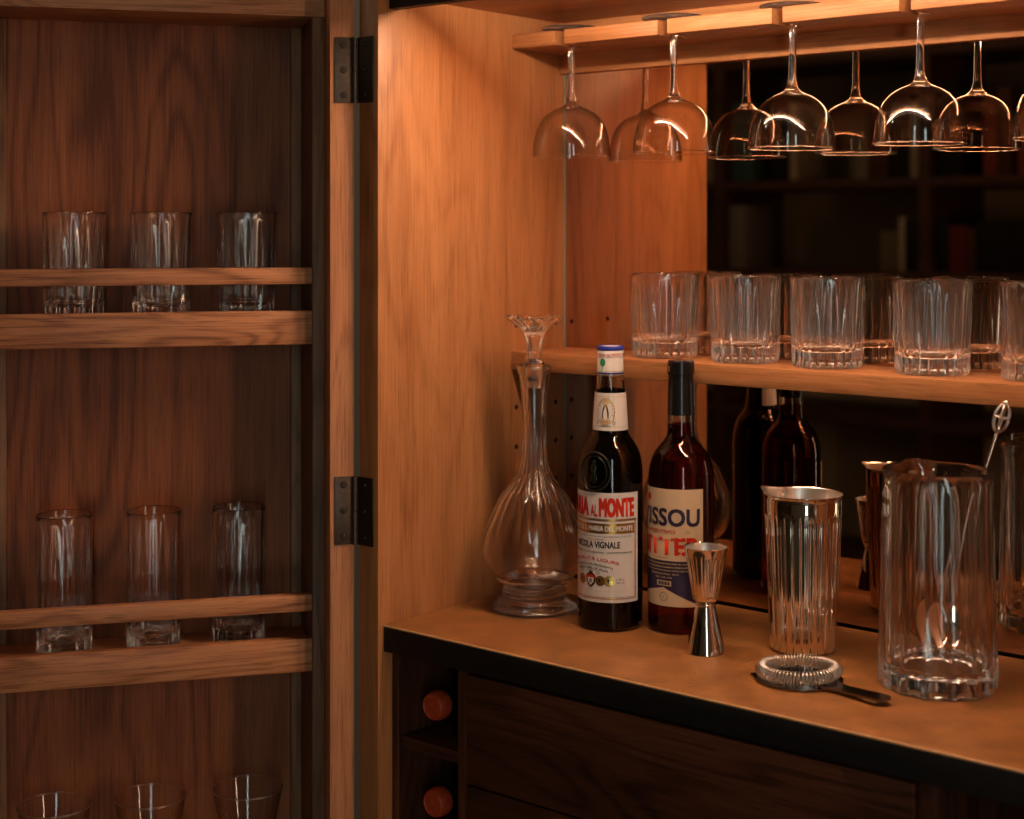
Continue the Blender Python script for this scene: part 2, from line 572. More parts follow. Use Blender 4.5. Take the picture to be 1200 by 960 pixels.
def shelf_set(z_lip0, z_lip1, z_fl, rail0=None, rail1=None):
    db('door_shelf', .0405, .3750, .0505, .1300, z_lip0+.004, z_fl, W_doorh, .0005)
    db('shelf_lip', .0404, .3751, .035, .0500, z_lip0, z_lip1, W_doorh, .0010)
    if rail0 is not None:
        db('guard_rail', .0404, .3751, .0352, .0470, rail0, rail1, W_doorh, .0016)
shelf_set(.2959, .3324, .3240, .3614, .3794)
shelf_set(-.0606, -.0247, -.0340, .0050, .0235)
shelf_set(-.4190, -.3830, -.3915, -.352, -.334)
db('bottom_rail', .0268, DW-.0005, .035, .1408, -.88, -.80, W_doorh, .0006)

# hinges: one leaf on the door stile, one on the cabinet side
def hinge(z0, z1):
    zc = (z0+z1)/2; h = z1-z0
    hg = empty('hinge', (0, 0, zc+Z0)); hg.parent = door
    o = box('leaf', .0022, .0213, .0000, .0016, -h/2, h/2, M_bronze, hg, .0004)
    # leaf on the cabinet: placed in door-local coordinates
    M = Matrix.Rotation(radians(ANG), 4, 'Z'); T = Matrix.Translation((-.0346, -.0082, 0))
    inv = (T @ M).inverted()
    bm = bmesh.new()
    bmesh.ops.create_cube(bm, size=1, matrix=Matrix.Translation((-.0180, -.0076, 0)) @ Matrix.Diagonal((.0232, .0016, h, 1)))
    bmesh.ops.bevel(bm, geom=list(bm.edges), offset=.0004, segments=1, affect='EDGES')
    bmesh.ops.transform(bm, matrix=inv, verts=bm.verts)
    from_bm('leaf', bm, M_bronze_d, hg, 40)
    kx, ky = -.0318, -.0100
    kp = inv @ Vector((kx, ky, 0))
    for a, b in ((-h/2, -h*.302), (-h*.298, -.0003), (.0003, h*.298), (h*.302, h/2)):
        lathe('knuckle', [(0, a), (.0028, a), (.0028, b), (0, b)], M_bronze, hg, 20, loc=(kp.x, kp.y, 0))
    for k in (-1, 0, 1):
        bm = bmesh.new()
        bmesh.ops.create_cone(bm, cap_ends=True, segments=20, radius1=.0036, radius2=.0030, depth=.0008, matrix=Matrix.Rotation(-pi/2, 4, 'X'))
        s = from_bm('screw', bm, M_bronze_d, hg, 40, (.0118, .0020, k*h*.38))
        bm = bmesh.new()
        bmesh.ops.create_cone(bm, cap_ends=True, segments=16, radius1=.0024, radius2=.0018, depth=.0006, matrix=Matrix.Rotation(-pi/2, 4, 'X'))
        s = from_bm('screw', bm, M_bronze, hg, 40, (.0118, .0026, k*h*.38))
        for dx, dz in ((.0030, .0007), (.0007, .0030)):
            box('screw_slot', .0118-dx/2, .0118+dx/2, .0028, .0032, k*h*.38-dz/2, k*h*.38+dz/2, M_hole, hg, 0)
    for k in (-1, 0, 1):
        p = inv @ Vector((-.0180, -.0086, 0))
        bm = bmesh.new()
        bmesh.ops.create_uvsphere(bm, u_segments=12, v_segments=6, radius=.0021)
        from_bm('screw', bm, M_bronze_d, hg, 40, (p.x, p.y, k*h*.38))
hinge(.5565, .6270)
hinge(.0830, .1560)

# ================================================================== glassware
def door_pt(lx, dep):
    a = radians(ANG)
    x = -.0346+lx*cos(a)+dep*sin(a); y = -.0082+lx*sin(a)-dep*cos(a)
    return x, y

def cup(name, R0, R1, H, wall, base, n, amp, mat, parent, top_fade=.85, mode='scallop', seg=None, foot=.0, start=.0, curve=0.0, rimw=None, inner_amp=0.0, lip=None):
    """thick cut-glass tumbler: closed outer + inner surface"""
    f = scallop(n) if mode == 'scallop' else facet(n)
    seg = seg or n*10
    out = [(0, .0012), (R0*.30, .0012), (R0*.74, .0010, amp*.5), (R0*.82, .0002, amp*.5), (R0-.0026, 0.0, amp*1.3), (R0-.0010, .0010, amp*1.5), (R0, .0030, amp*1.1)]
    K = 22
    for k in range(1, K+1):
        t = k/K
        z = .0024+(H-.0024-.0014)*t
        r = R0+(R1-R0)*t+curve*sin(pi*t)
        a = amp*(1.85-1.2*t)*(1 if t < top_fade else max(0, 1-(t-top_fade)/(1-top_fade))**1.0)
        out.append((r, z, a))
    rw = rimw or wall
    out += [(R1-rw*.15, H-.0003), (R1-rw*.5, H), (R1-rw*.85, H-.0003)]
    K2 = 14
    Rb = R0-wall*1.15
    for k in range(K2+1):
        t = 1-k/K2
        z = base+.006+(H-.0016-base-.006)*t
        wl = rw+(wall*1.15-rw)*(1-t)
        r = R0+(R1-R0)*((z)/H)+curve*sin(pi*z/H)-wl
        out.append((r, z, inner_amp))
    out += [(Rb-.0012, base+.0030, amp*.5), (Rb-.0050, base+.0010, amp*.7), (Rb*.72, base+.0001, amp*.6), (Rb*.3, base+.0003), (0, base)]
    def mod(th, a, r, z):
        rr, zz = f(th, a, r, z)
        if lip and z > H-.035:
            d = (th-lip+pi) % (2*pi)-pi
            g = math.exp(-(d/.30)**2)*max(0, (z-(H-.035))/.035)**2
            rr += g*.0075; zz += g*.0015*(1 if z > H-.01 else 0)
        return rr, zz
    return lathe(name, out, mat, parent, seg, mod, 38)

# --- five cut rocks glasses on the lit shelf
rocks_spots = [(.1794, .2672), (.2842, .2664), (.3828, .2668), (.4991, .2660), (.6088, .2670)]
rocks_labels = [
    'cut crystal rocks glass, leftmost of the row on the lit shelf',
    'cut crystal rocks glass, second from the left on the lit shelf',
    'cut crystal rocks glass, third from the left, above the steel mixing tin',
    'cut crystal rocks glass on the lit shelf, fourth from the left, above the mixing glass',
    'cut crystal rocks glass cut off by the right edge of the photo']
g0 = cup('rocks_glass', .0362, .0387, .0935, .0032, .0160, 24, .0012, M_glass, None, .88)
for i, (x, y) in enumerate(rocks_spots):
    o = g0 if i == 0 else g0.copy()
    if i: COL.objects.link(o)
    o.location = (x, y, .2785); o.rotation_euler = (0, 0, .37*i)
    tag(o, rocks_labels[i], 'glass', 'cut rocks glasses lined up on the lit shelf')

# --- door tumblers and highballs
t0 = cup('door_tumbler', .0307, .0336, .1155, .0024, .0130, 16, .0014, M_glass, None, .93)
tl = ['fluted glass tumbler at the left of the upper door shelf row',
      'fluted glass tumbler in the middle of the upper door shelf row',
      'fluted glass tumbler at the right of the upper door shelf, nearest the upper hinge']
for i, lx in enumerate((.2908, .1991, .1066)):
    o = t0 if i == 0 else t0.copy()
    if i: COL.objects.link(o)
    x, y = door_pt(lx, .086)
    o.location = (x, y, .3241); o.rotation_euler = (0, 0, .41*i+.2)
    tag(o, tl[i], 'tumbler', 'tumblers on the upper door shelf')
h0 = cup('highball_glass', .0293, .0297, .1480, .0026, .0130, 14, .0014, M_glass, None, .93, mode='facet', seg=120)
hl = ['tall fluted highball glass at the left of the middle door shelf row',
      'tall fluted highball glass in the middle of the middle door shelf row',
      'tall fluted highball glass at the right of the middle door shelf, nearest the lower hinge']
for i, lx in enumerate((.3015, .2073, .1155)):
    o = h0 if i == 0 else h0.copy()
    if i: COL.objects.link(o)
    x, y = door_pt(lx, .086)
    o.location = (x, y, -.0339); o.rotation_euler = (0, 0, .23*i)
    tag(o, hl[i], 'glass', 'highball glasses on the middle door shelf')

# --- stemmed cocktail glasses on the bottom shelf (only the rims reach the frame)
def stem_profile(foot_r, foot_z, stem_r, bowl, t=.0009):
    """bowl: list of outer (r,z) from stem top to rim"""
    out = [(0, 0), (foot_r-.0006, 0), (foot_r, .0006), (foot_r-.0006, .0013), (foot_r*.5, .0026), (.010, .0040), (stem_r*1.5, .0085), (stem_r, .018)]
    out += bowl
    R, Z = bowl[-1]
    out += [(R-t*.2, Z+.0005), (R-t*.8, Z+.0005)]
    inner = []
    for k in range(len(bowl)-1, 0, -1):
        r, z = bowl[k]
        if r-t > 0.003: inner.append((r-t, z+(.0006 if k < len(bowl)-3 else 0)))
    out += inner
    out.append((0, inner[-1][1]-.0008))
    return out
bowl = smoothprof([(.0034, .085), (.0090, .093), (.0185, .105), (.0265, .130), (.0325, .160), (.0385, .1925)], 5)
c0 = empty('cocktail_glass', (0, 0, 0))
lathe('bowl', [(r, z) for r, z, _ in bowl], M_shell, c0, 72, scallop(12), 180)
V, F = tube([(.0385*cos(2*pi*k/64), .0385*sin(2*pi*k/64), .1927) for k in range(64)], .0010, 8, True)
mk('rim', V, F, M_rim, c0, 180)
lathe('stem', [(0, .0024), (.0100, .0030), (.0050, .0085), (.0032, .018), (.0032, .080), (.0050, .0880), (0, .0900)], M_thin, c0, 32, None, 60)
lathe('foot', [(0, 0), (.0325, 0), (.033, .0010), (.0325, .0018), (0, .0023)], M_thin, c0, 60, None, 50)
cl = ['flared cocktail glass rim at the lower left corner of the door',
      'flared cocktail glass rim at the bottom of the door, between two others',
      'flared cocktail glass rim at the bottom of the door, nearest the hinged stile']
for i, lx in enumerate((.3112, .2109, .1057)):
    o = c0 if i == 0 else copy_tree(c0)
    x, y = door_pt(lx, .086)
    o.location = (x, y, -.3914)
    tag(o, cl[i], 'glass', 'cocktail glasses on the bottom door shelf')

# --- coupes hanging from the rack (built standing, turned over)
k0 = empty('coupe_glass', (0, 0, 0))
bowl = smoothprof([(.0046, .0815), (.0062, .0865), (.0110, .0905), (.0200, .0942), (.0300, .1010), (.0380, .1120), (.0428, .1270), (.0446, .1400), (.0448, .1478)], 6)
lathe('bowl', [(r, z) for r, z, _ in bowl[4:]], M_shell, k0, 96, None, 180)
V, F = tube([(.0448*cos(2*pi*k/80), .0448*sin(2*pi*k/80), .1480) for k in range(80)], .00055, 8, True)
mk('rim', V, F, M_thin, k0, 180)
st_ = smoothprof([(.0095, .0026), (.0050, .0036), (.0038, .0060), (.0036, .0250), (.0036, .0500), (.0039, .0700), (.0048, .0800), (.0064, .0860), (.0098, .0896), (.0135, .0915)], 5)
lathe('stem', [(0, .0024), (.0096, .0025)]+[(r, z) for r, z, _ in st_]+[(.0110, .0922), (.0070, .0926), (0, .0930)], M_thin, k0, 40, None, 60)
lathe('foot', [(0, 0), (.0338, 0), (.0345, .0004), (.0349, .0010), (.0345, .0017), (.0338, .0019), (.0200, .0022), (.0100, .0023), (0, .0023)], M_rim, k0, 72, None, 50)
kl = ['coupe glass hanging upside down from the rack, nearest the side panel',
      'coupe glass hanging upside down in the second slot from the side panel',
      'coupe glass hanging upside down in the third slot, above the middle rocks glasses',
      'coupe glass hanging upside down in the fourth slot, above the fourth rocks glass',
      'coupe glass hanging at the right edge of the photo, barely in view']
for i, x in enumerate((.0700, .2118, .3565, .4975, .6385)):
    o = k0 if i == 0 else copy_tree(k0)
    yy = (.2375, .2370, .2430, .2440, .2400)[i]
    o.location = (x, yy, .6488+.0042); o.rotation_euler = (pi, 0, .5*i)
    o.location.z = .6490+.0040
    o.rotation_euler = (pi+(.006, -.008, .004, .009, -.005)[i], (.004, -.006, .010, -.004, .006)[i], .5*i)
    tag(o, kl[i], 'coupe', 'coupe glasses hanging from the rack')

# ================================================================== decanter
dx, dy = .0773, .1606
dec = empty('decanter', (dx, dy, .0001), toward(dx, dy), 'clear crystal decanter with a fluted flared stopper, standing beside the side panel', 'decanter')
pts = [(.0375, .0300, 0), (.0430, .0360, 0), (.0510, .0460, 0), (.0565, .0600, 0), (.0576, .0720, 0), (.0560, .0870, .0007), (.0505, .1010, .0019), (.0395, .1235, .0024),
       (.0300, .1350, .0023), (.0222, .1465, .0018), (.0170, .1570, .0013), (.0145, .1700, .0007), (.0133, .1900, .0003), (.0135, .2150, 0), (.0150, .2400, 0), (.0172, .2570, 0), (.0196, .2640, 0), (.0206, .2672, 0), (.0200, .2692, 0)]
outp = smoothprof(pts, 5)
base = [(0, .0012), (.036, .0008), (.0470, 0), (.0484, .0010), (.0484, .0028), (.0465, .0050), (.0405, .0085), (.0362, .0120), (.0340, .0160), (.0338, .0178), (.0360, .0196), (.0366, .0218), (.0352, .0242), (.0330, .0256), (.0326, .0270)]
inn = []
for r, z, a in outp[::-1]:
    if z < .036: continue
    inn.append((max(.002, r-.0026-(.0010 if z > .18 else 0)), z, a*.25))
inn += [(.0440, .0345), (.0370, .0290), (.0285, .0262), (.0150, .0262), (0, .0300)]
lathe('decanter_body', base+outp+[(.0185, .2700)]+inn, M_glass, dec, 240, scallop(22, .8), 60)
# stopper: ground plug, short stem, flared flower of petals
sp = [(0, .2455), (.0082, .2455), (.0086, .2460), (.0092, .2560), (.0104, .2690), (.0112, .2712), (.0116, .2728), (.0100, .2748), (.0084, .2765, .0002), (.0082, .2850, .0004), (.0088, .2960, .0008),
      (.0120, .3050, .0014), (.0178, .3130, .0022), (.0262, .3185, .0030), (.0306, .3210, .0034), (.0312, .3228, .0036), (.0296, .3236, .0032), (.0225, .3205, .0022), (.0150, .3155, .0012), (.0080, .3110, .0004), (0, .3095)]
def petal(th, amp, r, z):
    c = abs(sin(8*th))
    return r-amp*(1-c)*.55, z+amp*(c-.4)*1.0
lathe('stopper', sp, M_glass, dec, 256, petal, 40)

# ================================================================== bottle of amaro
def print_on(parent, R, th0, z0=0.0):
    def f(name, vf, mat, lift):
        return wrap(name, vf, mat, parent, R, th0, lift, 0)
    return f
ang_view = 0.0
bx_, by_ = .1845, .1575
b1 = empty('amaro_bottle', (bx_, by_, .0001), toward(bx_, by_), 'dark amaro bottle with white, red and gold label and blue rimmed white cap', 'bottle')
R1 = .0345
prof = smoothprof([(.0318, .0008), (.0340, .0030), (R1, .0070), (R1, .0200), (R1, .0800), (R1, .1450), (R1, .1600), (.0339, .1700), (.0318, .1820), (.0285, .1900), (.0240, .1970), (.0200, .2030), (.0186, .2080), (.0180, .2140), (.0170, .2300), (.0160, .2460), (.0152, .2600), (.0148, .2700), (.0140, .2720), (.0140, .2900)], 4)
prof = [(r, z) for r, z, _ in prof]
WALL = .0022
inner = [(max(.001, r-WALL), z) for r, z in prof if z > .006]
body = [(0, .0045), (.018, .0030), (.0295, 0.0002)]+prof+[(.0118, .2900)]+inner[::-1]+[(.0290, .0070), (.018, .0085), (0, .0105)]
lathe('glass_body', body, M_bot1, b1, 96, None, 50)
lq = [(0, .0103), (.018, .0083), (.0290, .0068)]+[(r+.00025, z) for r, z in inner if z < .2505]
lq += [(lq[-1][0]-.0001, .2512), (0, .2508)]
lathe('liquid', lq, M_liq1, b1, 96, None, 50)
# cap sleeve
lathe('cap', [(.0138, .2668), (.0142, .2668), (.0142, .2952), (.0136, .2964), (0, .2966)], M_paper, b1, 64, None, 40)
lathe('cap_ring', [(.0143, .2925), (.0145, .2928), (.0145, .2958), (.0138, .2970), (.0118, .2972), (.0117, .2968)], M_blue, b1, 64, None, 40)
lathe('cap_ring', [(.01425, .2676), (.0144, .2677), (.0144, .2690), (.01425, .2691)], M_blue, b1, 64, None, 40)
TC = radians(-31)         # the label faces 31 degrees to the viewer's left
cap = b1.children[-3]
def put(name, vf, mat, par, R, th, z, lift=.0002, Rf=None):
    V, F = vf
    return wrap(name, (V, F), mat, par, R, th, lift, z, Rf)
# cap print
put('lettering', fit_text('MARIA AL MONTE · MARIA AL MONTE · MARIA AL MONTE ·', .088, .0028, .02), M_red, cap, .0142, 0, .2882, .00015)
put('lettering', fit_text('AMARO LIGURE DA TAVOLA NICOLA VIGNALE IN LIGURIA ITALIA', .086, .0010, .02), M_red, cap, .0142, 0, .2858, .00015)
for th in (-.62, 1.52, -2.7):
    tr = join2d([(disc2d(.0035, 24, .0043), 0, .0045), (rect2d(.0006, .0075), 0, -.0020)])
    put('tree_print', tr, M_green, cap, .0142, th, .2755, .00012)
# neck label (cone section)
def Rneck(z): return .0152+(.2600-z)*.0030/.0500+.0007
nl = []
def cone_sheet(name, z0, z1, w0, w1, mat, lift, par, nx=48):
    V = []; F = []
    for j in range(3):
        z = z0+(z1-z0)*j/2
        for i in range(nx+1):
            th = w0+(w1-w0)*i/nx
            r = Rneck(z)+lift
            V.append((r*cos(th), r*sin(th), z))
    for j in range(2):
        for i in range(nx):
            a = j*(nx+1)+i
            F.append((a, a+1, a+nx+2, a+nx+1))
    return mk(name, V, F, mat, par, 180)
nk = cone_sheet('neck_label', .2085, .2480, -2.3, 1.9, M_paper, 0, b1, 64)
def putn(name, vf, mat, th, z, lift):
    return wrap(name, vf, mat, nk, .0172, th, lift, z, Rneck)
putn('gold_line', rect2d(.060, .0005, 50, 1), M_bgold, -.2, .2440, .0001)
putn('gold_line', rect2d(.060, .0005, 50, 1), M_bgold, -.2, .2125, .0001)
putn('medallion', disc2d(.0098, 36, .0138), M_tan, -.30, .2285, .00012)
putn('medallion_rim', ring2d(.0100, .0006, 40, .0142), M_gold, -.30, .2285, .0002)
putn('medallion_rim', ring2d(.0068, .0003, 40, .0105), M_gold, -.30, .2285, .0002)
# small hooded statue motif: dark cloak, pale robe
putn('cloak_print', poly2d([(-.0034, -.0070), (.0034, -.0070), (.0037, -.001), (.0024, .0050), (.0011, .0075), (-.0011, .0075), (-.0024, .0050), (-.0037, -.001)]), M_ink, -.30, .2280, .0002)
putn('robe_print', poly2d([(-.0016, -.0074), (.0016, -.0074), (.0014, .0000), (.0010, .0038), (-.0010, .0038), (-.0014, .0000)]), M_white, -.30, .2280, .0003)
putn('face_print', disc2d(.0009, 14, .0012), M_tan, -.30, .2332, .0003)
# arched lettering round the medallion
def arc_text(s, r, ry, a0, a1, size, bold=.01):
    items = []
    n = len(s)
    for i, ch in enumerate(s):
        if ch == ' ': continue
        a = a0+(a1-a0)*(i/(n-1))
        V, F = fit_text(ch, size*(.35 if ch in 'I.·' else .75), size, bold)
        t = a-pi/2
        V = [(q[0]*cos(t)-q[1]*sin(t)+r*cos(a), q[0]*sin(t)+q[1]*cos(t)+ry*sin(a))+tuple(q[2:]) for q in V]
        items.append(((V, F), 0, 0))
    return join2d(items)
putn('lettering', arc_text('MARIA AL MONTE', .0083, .0122, radians(200), radians(-20), .0018), M_ink, -.30, .2285, .0003)
st = join2d([(disc2d(.0005, 8), .0075*cos(a), .0112*sin(a)) for a in [radians(q) for q in (-125, -108, -90, -72, -55)]])
putn('star_print', st, M_ink, -.30, .2285, .0003)
putn('scroll_print', join2d([(ring2d(.0016, .0004, 12), -.0085, -.0118), (ring2d(.0016, .0004, 12), .0085, -.0118), (rect2d(.013, .0005, 8), 0, -.0150)]), M_ink, -.30, .2285, .00025)
# main label
lab = put('front_label', rect2d(.1040, .1146, 72, 2), M_paper, b1, R1, TC, .0883, .00025)
def pl(name, vf, mat, x, z, lift=.0004):
    V, F = vf
    return put(name, ([(q[0]+x,)+tuple(q[1:]) for q in V], F), mat, lab, R1, TC, z, lift)
pl('lettering', fit_text('MARIA', .0385, .0200, .055), M_red, -.0244, .1303)
pl('lettering', fit_text('AL', .0085, .0125, .05), M_red, .0009, .1266)
pl('lettering', fit_text('MONTE', .0395, .0205, .06), M_red, .0262, .1303)
def frame2d(w, h, t, nx=60):
    return join2d([(rect2d(w, t, nx), 0, h/2), (rect2d(w, t, nx), 0, -h/2), (rect2d(t, h), -w/2, 0), (rect2d(t, h), w/2, 0)])
pl('gold_frame', frame2d(.0965, .0830, .0010), M_gold, 0, .0765)
pl('gold_frame', frame2d(.0930, .0795, .0004), M_gold, 0, .0765)
pl('gold_band', rect2d(.0925, .0105, 60), M_gold, 0, .1083, .00035)
pl('gold_line', rect2d(.0950, .0012, 60), M_gold, 0, .1166, .0004)
pl('lettering', fit_text('AMARO DI S. MARIA DEL MONTE', .084, .0058, .03), M_white, .002, .1083, .0006)
pl('lettering', fit_text('ANTICA RICETTA DEI FRATI CAPPUCCINI LIGURI PREPARATA DAL 1892', .080, .0014, .01), M_ink, .002, .0998)
pl('lettering', fit_text('DISTILLERIA', .020, .0014, .01), M_ink, .002, .0967)
pl('lettering', fit_text('NICOLA VIGNALE', .054, .0070, .03), M_ink, .002, .0912)
pl('lettering', fit_text('CASA FONDATA IN GENOVA · CAMPOMORONE', .078, .0016, .02), M_ink, .004, .0832)
def arched(s, w, h, bold, drop):
    V, F = fit_text(s, w, h, bold)
    return [(q[0], q[1]-drop*(2*q[0]/w)**2)+tuple(q[2:]) for q in V], F
pl('lettering', arched('SPECIALITÀ LIGURE', .062, .0042, .02, .0050), M_red, -.003, .0768)
pl('lettering', arched('LAVORATO DA PRODOTTI', .050, .0022, .02, .0042), M_ink, -.004, .0705)
pl('lettering', arched('TIPICI DELLE ALPI', .040, .0022, .02, .0030), M_ink, -.004, .0665)
# crest with crown between medals
pl('medal_print', disc2d(.0056, 28), M_gold, -.0155, .0536)
pl('medal_print', disc2d(.0054, 28), M_gold, .0080, .0536, .00045)
pl('medal_print', disc2d(.0056, 28), M_bgold, .0175, .0536, .0005)
for x, l in ((-.0155, .0006), (.0080, .0006), (.0175, .0007)):
    pl('medal_figure', join2d([(ring2d(.0046, .0003, 24), 0, 0), (disc2d(.0012, 10, .0018), -.0008, .0006), (rect2d(.0030, .0006), .0004, -.0016), (disc2d(.0007, 8), .0018, .0010)]), M_ink, x, .0536, l)
pl('crest_mantle', poly2d([(-.0062, .0040), (-.0040, .0066), (0, .0070), (.0040, .0066), (.0062, .0040), (.0052, -.0030), (.0030, -.0060), (0, -.0080), (-.0030, -.0060), (-.0052, -.0030)]), M_ink, -.0030, .0540, .0006)
pl('crest_mantle', poly2d([(-.0050, .0036), (-.0030, .0054), (0, .0058), (.0030, .0054), (.0050, .0036), (.0046, .0010), (-.0046, .0010)]), M_red, -.0030, .0540, .0007)
pl('crest_shield', poly2d([(-.0036, .0022), (.0036, .0022), (.0036, -.0020), (0, -.0058), (-.0036, -.0020)]), M_white, -.0030, .0540, .0008)
pl('crest_shield', join2d([(ring2d(.0022, .0006, 14), 0, -.0010), (rect2d(.0007, .0050), 0, -.0010), (rect2d(.0040, .0006), 0, -.0008)]), M_ink, -.0030, .0540, .0010)
pl('crest_crown', join2d([(poly2d([(-.0022, 0), (.0022, 0), (.0030, .0030), (.0012, .0016), (0, .0040), (-.0012, .0016), (-.0030, .0030)]), 0, .0068)]), M_ink, -.0030, .0540, .0006)
pl('flourish_print', join2d([(ring2d(.0018, .0004, 14), -.0125, .0088), (rect2d(.009, .0003), -.018, .0078), (ring2d(.0018, .0004, 14), .0085, .0082), (rect2d(.013, .0003), .0150, .0072)]), M_ink, -.0030, .0540)
pl('lettering', fit_text('e 70 cl', .0085, .0022, .0), M_ink, .0290, .0552)
pl('lettering', fit_text('30% vol', .0085, .0020, .0), M_ink, .0290, .0518)
pl('lettering', fit_text('PRODOTTO E IMBOTTIGLIATO IN CAMPOMORONE GENOVA ITALIA', .078, .0012, .0), M_tan, 0, .0430)
# embossed seal on the shoulder
def seal_curve(rx, rz, n=48):
    P = []
    for k in range(n):
        a = 2*pi*k/n
        x = rx*cos(a); z = .1668+rz*sin(a)
        rr = R1 if z < .160 else (R1-(z-.160)**2*5.6)
        th = TC+x/R1
        P.append((rr*cos(th), rr*sin(th), z))
    return P
V, F = tube(seal_curve(.0190, .0200), .0013, 8, True)
o = mk('embossed_seal', V, F, M_bott_dark, b1, 180)
V, F = tube(seal_curve(.0150, .0160), .0006, 6, True)
mk('embossed_seal', V, F, M_bott_dark, b1, 180)
bm = bmesh.new()
for dz, rx, rz in ((.010, .0022, .0026), (.003, .0036, .0060), (-.007, .0045, .0050), (-.002, .0020, .0090)):
    z = .1668+dz; rr = R1-(max(0, z-.160))**2*5.6-.0004
    m4 = Matrix.Translation((rr*cos(TC), rr*sin(TC), z)) @ Matrix.Rotation(TC, 4, 'Z') @ Matrix.Diagonal((.0010, rx, rz, 1))
    bmesh.ops.create_uvsphere(bm, u_segments=16, v_segments=10, radius=1, matrix=m4)
from_bm('seal_figure', bm, M_bott_dark, b1, 180)

# ================================================================== bottle of bitter
cx_, cyy = .2485, .1963
b2 = empty('bitter_bottle', (cx_, cyy, .0001), toward(cx_, cyy), 'ruby bitter bottle with black capsule and tan label lettered in navy and red', 'bottle')
R2 = .0348
prof = smoothprof([(.0322, .0008), (.0344, .0030), (R2, .0070), (R2, .0200), (R2, .0800), (R2, .1400), (R2, .1510), (.0340, .1650), (.0318, .1760), (.0282, .1845), (.0230, .1915), (.0180, .1975), (.0150, .2030), (.0141, .2110), (.0137, .2250), (.0133, .2450), (.0128, .2650), (.0128, .2790)], 4)
prof = [(r, z) for r, z, _ in prof]
inner = [(max(.001, r-WALL), z) for r, z in prof if z > .006]
body = [(0, .0120), (.016, .0060), (.0290, .0002)]+prof+[(.0108, .2790)]+inner[::-1]+[(.0285, .0085), (.017, .0115), (0, .0175)]
lathe('glass_body', body, M_bot1, b2, 96, None, 50)
lq = [(0, .0173), (.017, .0113), (.0285, .0083)]+[(r+.00025, z) for r, z in inner if z < .2150]
lq += [(lq[-1][0]-.0001, .2156), (0, .2152)]
lathe('liquid', lq, M_liq2, b2, 96, None, 50)
capl = lathe('capsule', [(.0139, .2250), (.0141, .2252), (.0136, .2450), (.0132, .2660), (.0133, .2672), (.0142, .2680), (.0143, .2700), (.0142, .2775), (.0143, .2790), (.0141, .2812), (.0128, .2824), (0, .2822)], M_capblk, b2, 72, None, 35)
put('lettering', join2d([(rect2d(.0026, .0020), 0, .0018), (rect2d(.0022, .0026), 0, -.0010)]), M_bgold, capl, .0143, -1.05, .2735, .00015)
TC2 = radians(-31)
lab2 = put('front_label', rect2d(.0870, .1218, 64, 2), M_paper_t, b2, R2, TC2, .0901, .00025)
def p2(name, vf, mat, x, z, lift=.0004):
    V, F = vf
    return put(name, ([(q[0]+x,)+tuple(q[1:]) for q in V], F), mat, lab2, R2, TC2, z, lift)
p2('lettering', fit_text('ZISSOU', .0770, .0186, .035), M_navy, .0008, .1217)
p2('dot_print', disc2d(.0040, 24), M_red, -.0225, .1410)
p2('lettering', fit_text('L\'APERITIVO', .0420, .0040, .02), M_red, -.0080, .1068)
p2('lettering', fit_text('DAL', .0035, .0010, .01), M_ink, .0260, .1080)
p2('lettering', fit_text('GENOVA', .0060, .0010, .01), M_ink, .0260, .1060)
p2('lettering', fit_text('BITTER', .0770, .0186, .05), M_red, .0008, .0918)
p2('lettering', fit_text('INFUSIONE DI ERBE AROMATICHE', .0180, .0010, .0), M_ink, -.0040, .0795)
# navy field above a tan hill
pts = []
for i in range(41):
    x = -.0434+.0868*i/40
    pts.append(x)
V = []; F = []
for i, x in enumerate(pts):
    h = .0488-abs(x)*.47*(1 if x > 0 else .50)
    h = max(.0293, h)
    V += [(x, h), (x, .0765)]
for i in range(40): F.append((2*i, 2*i+2, 2*i+3, 2*i+1))
put('navy_field', (V, F), M_navy, lab2, R2, TC2, 0, .00035)
rows = ['BITTER ZISSOU NASCE DALLA PASSIONE PER LE ERBE DEL MARE E DEI MONTI', 'SCORZE DI ARANCIA AMARA GENZIANA RABARBARO E SPEZIE MACERATE A LUNGO',
        'SERVIRE CON GHIACCIO E UNA FETTA DI ARANCIA OPPURE CON ACQUA DI SELTZ', 'PRODOTTO IN ITALIA · 700 ML', 'ALC. 25% VOL']
for i, (s, ww) in enumerate(zip(rows, (.080, .078, .076, .034, .020))):
    p2('lettering', fit_text(s, ww, .00165, .02), M_tan, 0, .0735-.0036*i, .00055)
p2('code_box', rect2d(.0170, .0054, 8), M_paper_t, .0002, .0530, .0005)
p2('code_stripe', join2d([(rect2d(.0005+.0004*((i*7) % 3), .0036), -.0068+.0012*i, 0) for i in range(12)]), M_navy, .0002, .0530, .0006)
p2('emblem_print', ring2d(.0048, .0003, 30), M_ink, .0002, .0390, .0005)
p2('emblem_print', ring2d(.0038, .0002, 30), M_ink, .0002, .0390, .0005)
p2('lettering', fit_text('W', .0020, .0022, .01), M_ink, .0002, .0390, .0005)

